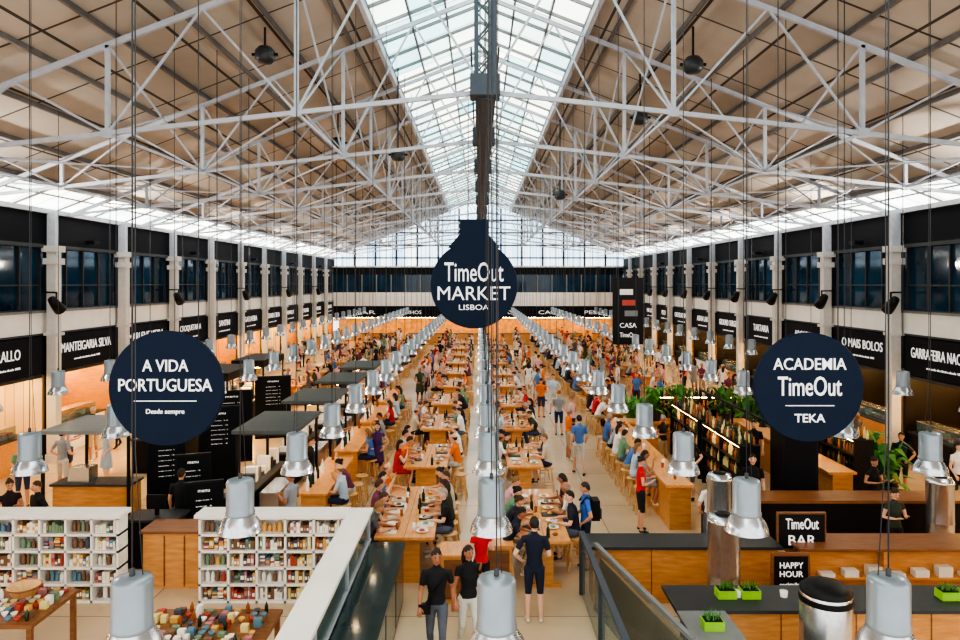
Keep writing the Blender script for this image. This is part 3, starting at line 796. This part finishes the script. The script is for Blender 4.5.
# wooden cabinet and till between shelves
b=MB(); b.box(-6.4,-5.25,13.1,13.7,0,1.05,'woodx'); b.box(-6.45,-5.2,13.05,13.75,1.05,1.1,'woodd'); b.box(-6.0,-5.98,13.08,13.1,.05,1.0,'woodd')
b.box(-5.62,-5.6,13.08,13.1,.05,1.0,'woodd'); b.obj('wooden_cabinet')
b=MB(); b.box(-.5,.5,-.3,.3,0,.95,'black'); b.box(-.55,.55,-.35,.35,.95,1.0,'dgrey'); b.box(-.2,.2,-.03,.0,1.15,1.42,'black'); b.box(-.03,.03,-.02,.06,1.0,1.2,'black'); b.obj('checkout_till',(-6.7,14.3,0))

# ------------------------------------------------------------ right foreground
b=MB()
b.box(1.88,1.92,6.5,12.9,.05,1.12,'glasst'); b.box(1.85,1.95,6.5,12.9,1.12,1.17,'steeld')
for y in (6.6,8.7,10.8,12.85): b.box(1.85,1.95,y-.03,y+.03,0,1.12,'steeld')
b.obj('glass_partition')
b=MB(); b.beam((2.06,12.3,.58),(2.78,9.0,.58),.03,1.1,'glasst'); b.beam((2.06,12.3,1.15),(2.78,9.0,1.15),.07,.05,'grey')
b.beam((2.16,12.3,.45),(2.84,9.15,.45),.05,.9,'woodx'); b.beam((2.12,12.3,.03),(2.80,9.15,.03),.2,.06,'dgrey')
b.obj('glass_partition')
b=MB(); b.box(2.05,5.4,12.5,13.0,0,1.0,'woodx'); b.box(2.0,5.45,12.4,13.1,1.0,1.05,'dgrey')
for x in (3.1,4.2): b.box(x,x+.015,12.49,12.5,.05,.98,'woodd')
b.obj('plywood_counter')
b=MB(); b.box(5.75,10.4,12.5,12.58,0,1.0,'woodx'); b.box(5.7,10.45,12.3,13.1,1.0,1.05,'woodd'); b.box(5.75,10.4,12.95,13.0,0,1,'woodx')
b.box(5.9,10.3,12.3,12.5,.5,.54,'woodx')
for x in (5.75,7.2,8.8,10.3): b.box(x,x+.06,12.3,12.9,0,1.0,'woodx')
for i in range(9): b.box(6.1+i*.42,6.35+i*.42,12.32,12.48,.54,.54+.06*(1+i%3),['white',PC[9],PC[1]][i%3])
b.obj('wooden_counter')
b=MB()
b.box(3.3,9.0,10.1,10.7,0,1.0,'woodx'); b.box(2.85,9.1,10.0,10.85,1.0,1.05,'dgrey')
b.box(2.9,3.45,6.6,10.0,0,1.0,'glassg'); b.box(2.85,3.55,6.5,10.0,1.0,1.05,'grey')
for x in (4.4,5.5,6.6,7.7): b.box(x,x+.015,10.09,10.1,.05,.98,'woodd')
for x in (3.9,4.6,6.1,8.2): b.lathe(x,10.45,[(.05,1.05),(.06,1.14),(.0,1.14)],10,'plate')
b.obj('service_counter')
for i,(x,y) in enumerate([(3.72,10.45),(4.08,10.45),(7.05,10.4),(7.4,10.4),(3.2,9.5),(3.2,8.6)]):
    b=MB(); b.box(-.14,.14,-.1,.1,0,.12,'lime'); b.box(-.12,.12,-.08,.08,.12,.13,'black'); r=random.Random(i)
    for q in range(26):
        a=r.uniform(0,6.28); p=Vector((r.uniform(-.1,.1),r.uniform(-.07,.07),.12)); e=p+Vector((math.cos(a)*.05,math.sin(a)*.05,r.uniform(.08,.16)))
        b.add([p+Vector((-.01,0,0)),p+Vector((.01,0,0)),e],[(0,1,2)],'green')
    b.obj('herb_planter',(x,y,1.05))
def steelcyl(x,y,r,h):
    b=MB(); b.lathe(0,0,[(r*.9,0),(r*.9,.06),(r,.08),(r,h*.45),(r*1.02,h*.46),(r*1.02,h*.48),(r,h*.49),(r,h-.12),(r*1.03,h-.11),(r*1.03,h-.08),(r,h-.07),(r*.85,h),(0,h)],28,'alu')
    b.lathe(0,0,[(r*.5,h),(r*.5,h+.03),(0,h+.03)],20,'black')
    b.obj('steel_dispenser',(x,y,0))
steelcyl(4.15,11.75,.27,1.85); steelcyl(4.72,13.6,.24,2.05); steelcyl(9.6,14.4,.26,1.75)
b=MB(); r=.33; h=1.62
b.lathe(0,0,[(0,0),(r*.95,0),(r,.03),(r,h),(r*.97,h+.02)],28,'alu'); b.lathe(0,0,[(r*.97,h),(r*1.0,h+.06),(r*.8,h+.12),(r*.3,h+.15),(0,h+.15)],28,'black'); b.lathe(0,0,[(r*1.02,h-.1),(r*1.03,h-.06),(r*1.02,h-.02)],28,'black')
b.obj('steel_bin',(4.66,9.3,0))
# bar sign boards
b=MB(); b.box(-.45,.45,-.03,.03,0,.68,'woodd'); b.box(-.42,.42,-.04,-.03,.03,.65,'black'); b.box(-.3,.3,-.12,.12,-.03,.0,'woodd')
o=b.obj('bar_sign',W(801,549,12.7)); add_text('TimeOut',.6,.2,(0,-.05,.48),o); add_text('BAR',.5,.18,(0,-.05,.18),o)
b=MB()
for s in (-1,1): b.beam((s*.34,-.0,0),(s*.3,.0,1.15),.05,.05,'woodd')
b.box(-.32,.32,-.03,.03,.3,1.15,'woodd'); b.box(-.29,.29,-.04,-.03,.34,1.1,'black'); b.beam((0,.35,0),(0,.02,1.0),.05,.05,'woodd')
o=b.obj('menu_easel',(5.35,11.9,0)); add_text('HAPPY',.4,.1,(0,-.05,.95),o); add_text('HOUR',.4,.1,(0,-.05,.8),o); add_text('cocktails 5',.4,.06,(0,-.05,.62),o)
# small wood boxes in the centre aisle
b=MB()
b.box(-.25,.25,-.3,.3,0,.86,'woodx'); b.box(-.28,.28,-.33,.33,.86,.9,'wood'); b.box(-.2,.2,-.31,-.3,.1,.8,'woodd'); wm=b.mesh('waste_cabinet')
place(wm,'waste_cabinet',(-.45,12.75,0)); place(wm,'waste_cabinet',(.35,13.2,0))

# ------------------------------------------------------------ key people
pblack=mk('black_trousers',S(30,32,38),.85); pwhite=mk('pale_trousers',S(200,198,190),.85); pnavy=mk('navy_shorts',S(30,40,62),.85); pgrey=mk('grey_jeans',S(90,96,108),.85)
o=standing(-.66,10.5,math.pi,'m_walkl',S(28,28,32),scale=1.0,pants=pgrey)
b=MB(); b.beam((-.16,.13,1.42),(.17,.14,.98),.03,.01,'black'); b.box(.08,.26,.13,.22,.86,1.0,'black'); b.obj('shoulder_bag',(0,0,0),0,o)
o=standing(-.18,10.75,math.pi+.2,'f_walk',S(26,26,30),scale=.98,pants=pwhite)
b=MB(); b.tube([(-.16,-.1,1.4),(-.2,.02,1.45),(-.16,.1,1.38)],[.02,.02,.02],6,'woodd'); b.box(-.32,-.2,-.1,.12,.85,1.05,'woodd'); b.obj('handbag',(0,0,0),0,o)
standing(.93,11.8,0,'m_hip',S(28,36,58),scale=1.02,pants=pnavy)
standing(.02,12.2,.3,'f_phone',S(200,40,50),scale=.93,pants=pblack)
o=standing(2.15,14.0,math.pi/2,'m_hip',S(60,110,190),scale=1.0,pants=pnavy)
b=MB(); b.box(-.15,.15,-.26,-.1,1.02,1.42,'black'); b.box(-.11,.11,-.30,-.26,1.05,1.25,'dgrey')
for s in (-1,1): b.tube([(s*.11,-.14,1.4),(s*.12,0,1.50),(s*.12,.12,1.35)],[.02,.02,.02],6,'black')
b.obj('backpack',(0,0,0),0,o)
standing(3.75,16.1,-math.pi/2,'f_phone',S(205,35,40),scale=1.0,pants=pblack)
standing(4.85,14.5,.3,'m_hip',S(235,235,235),scale=1.0,pants=pgrey)
standing(-3.0,20.2,math.pi,'f_stand',S(90,50,110),scale=.98)
standing(8.35,13.9,math.pi,'f_phone',S(50,60,50),scale=.95,pants=pblack)
standing(-9.1,14.2,2.6,'m_hip',S(30,30,34)); standing(-9.75,14.3,-2.4,'f_phone',S(40,30,34)); standing(-6.5,15.0,0,'m_stand',S(28,28,34))
standing(-4.1,15.0,1.2,'m_phone',S(150,155,165)); 
for x,y,c in ((-11.5,19,SH[4]),(-12.2,20.5,SH[0]),(-11.8,17.8,SH[7]),(-10.8,23,SH[2]),(-12.4,26,SH[5]),(-11,28,SH[0]),(-12.6,22.5,SH[3]),(-12.8,30,SH[6]),(-10.6,19.6,SH[11]),(-11.9,24,SH[9])): standing(x,y,color=c)
for x,y in ((11.6,19),(12,22),(11.3,25),(12.3,27),(11.5,30),(12.2,17.6)): standing(x,y)
# aisle crowd
placed=[(3.75,16.1),(2.15,14.0),(-3.0,20.2),(4.05,18)]
for i in range(900):
    if len(placed)>=150: break
    y=random.uniform(19,64)
    x=random.choice([random.uniform(2.5,3.4),random.uniform(-3.1,-2.6),random.uniform(-7.6,-6.7),random.uniform(6.8,7.5) if y>27 else 3.0,random.uniform(-12.8,-11.0),random.uniform(10.6,12.6)])
    if y<33 and -8.5<x<-2: continue
    if abs(x)>10 and y<24: continue
    if y<30 and random.random()<.5: continue
    if any((x-a)**2+(y-c)**2<.6 for a,c in placed): continue
    placed.append((x,y)); standing(x,y)

# ------------------------------------------------------------ lighting / camera
w=bpy.data.worlds.new('World'); scene.world=w; w.use_nodes=True
bg=w.node_tree.nodes['Background']; bg.inputs['Color'].default_value=(1.0,.97,.93,1); bg.inputs['Strength'].default_value=1.5
# added fill spots with invented housings at the cornice, brightening opposite roof and hall
for s,XW in ((-1,XL),(1,XR)):
    for y in [15.8+8.8*k for k in range(6)]:
        p=Vector((XW-s*.3,y,7.35)); tgt=Vector((-s*5,y+2,10.2)); d=(tgt-p).normalized()
        b=MB(); b.box(-.16,.16,-.2,.2,-.12,.0,'black'); b.box(-.04,.04,-.3,.3,-.16,-.12,'black')
        b.obj('added_fill_housing',tuple(p+Vector((0,0,-.05))))
        l=bpy.data.lights.new('added_fill_spot','SPOT'); l.energy=1450; l.spot_size=math.radians(150); l.spot_blend=1; l.shadow_soft_size=.1; l.color=(1,.92,.82)
        o=bpy.data.objects.new('added_fill_spot',l); o.location=p+Vector((0,0,.08)); o.rotation_euler=d.to_track_quat('-Z','Y').to_euler(); COL.objects.link(o)
cam=bpy.data.cameras.new('camera'); cam.lens=F/960*36; cam.sensor_width=36; cam.shift_y=-37/960; cam.clip_end=300
co=bpy.data.objects.new('camera',cam); co.location=(0,0,H); co.rotation_euler=(math.pi/2,0,0); COL.objects.link(co); scene.camera=co
scene.view_settings.view_transform='AgX'
try: scene.view_settings.look='AgX - High Contrast'
except Exception as e: print(e)
scene.view_settings.exposure=.45
print('objects',len(bpy.data.objects))
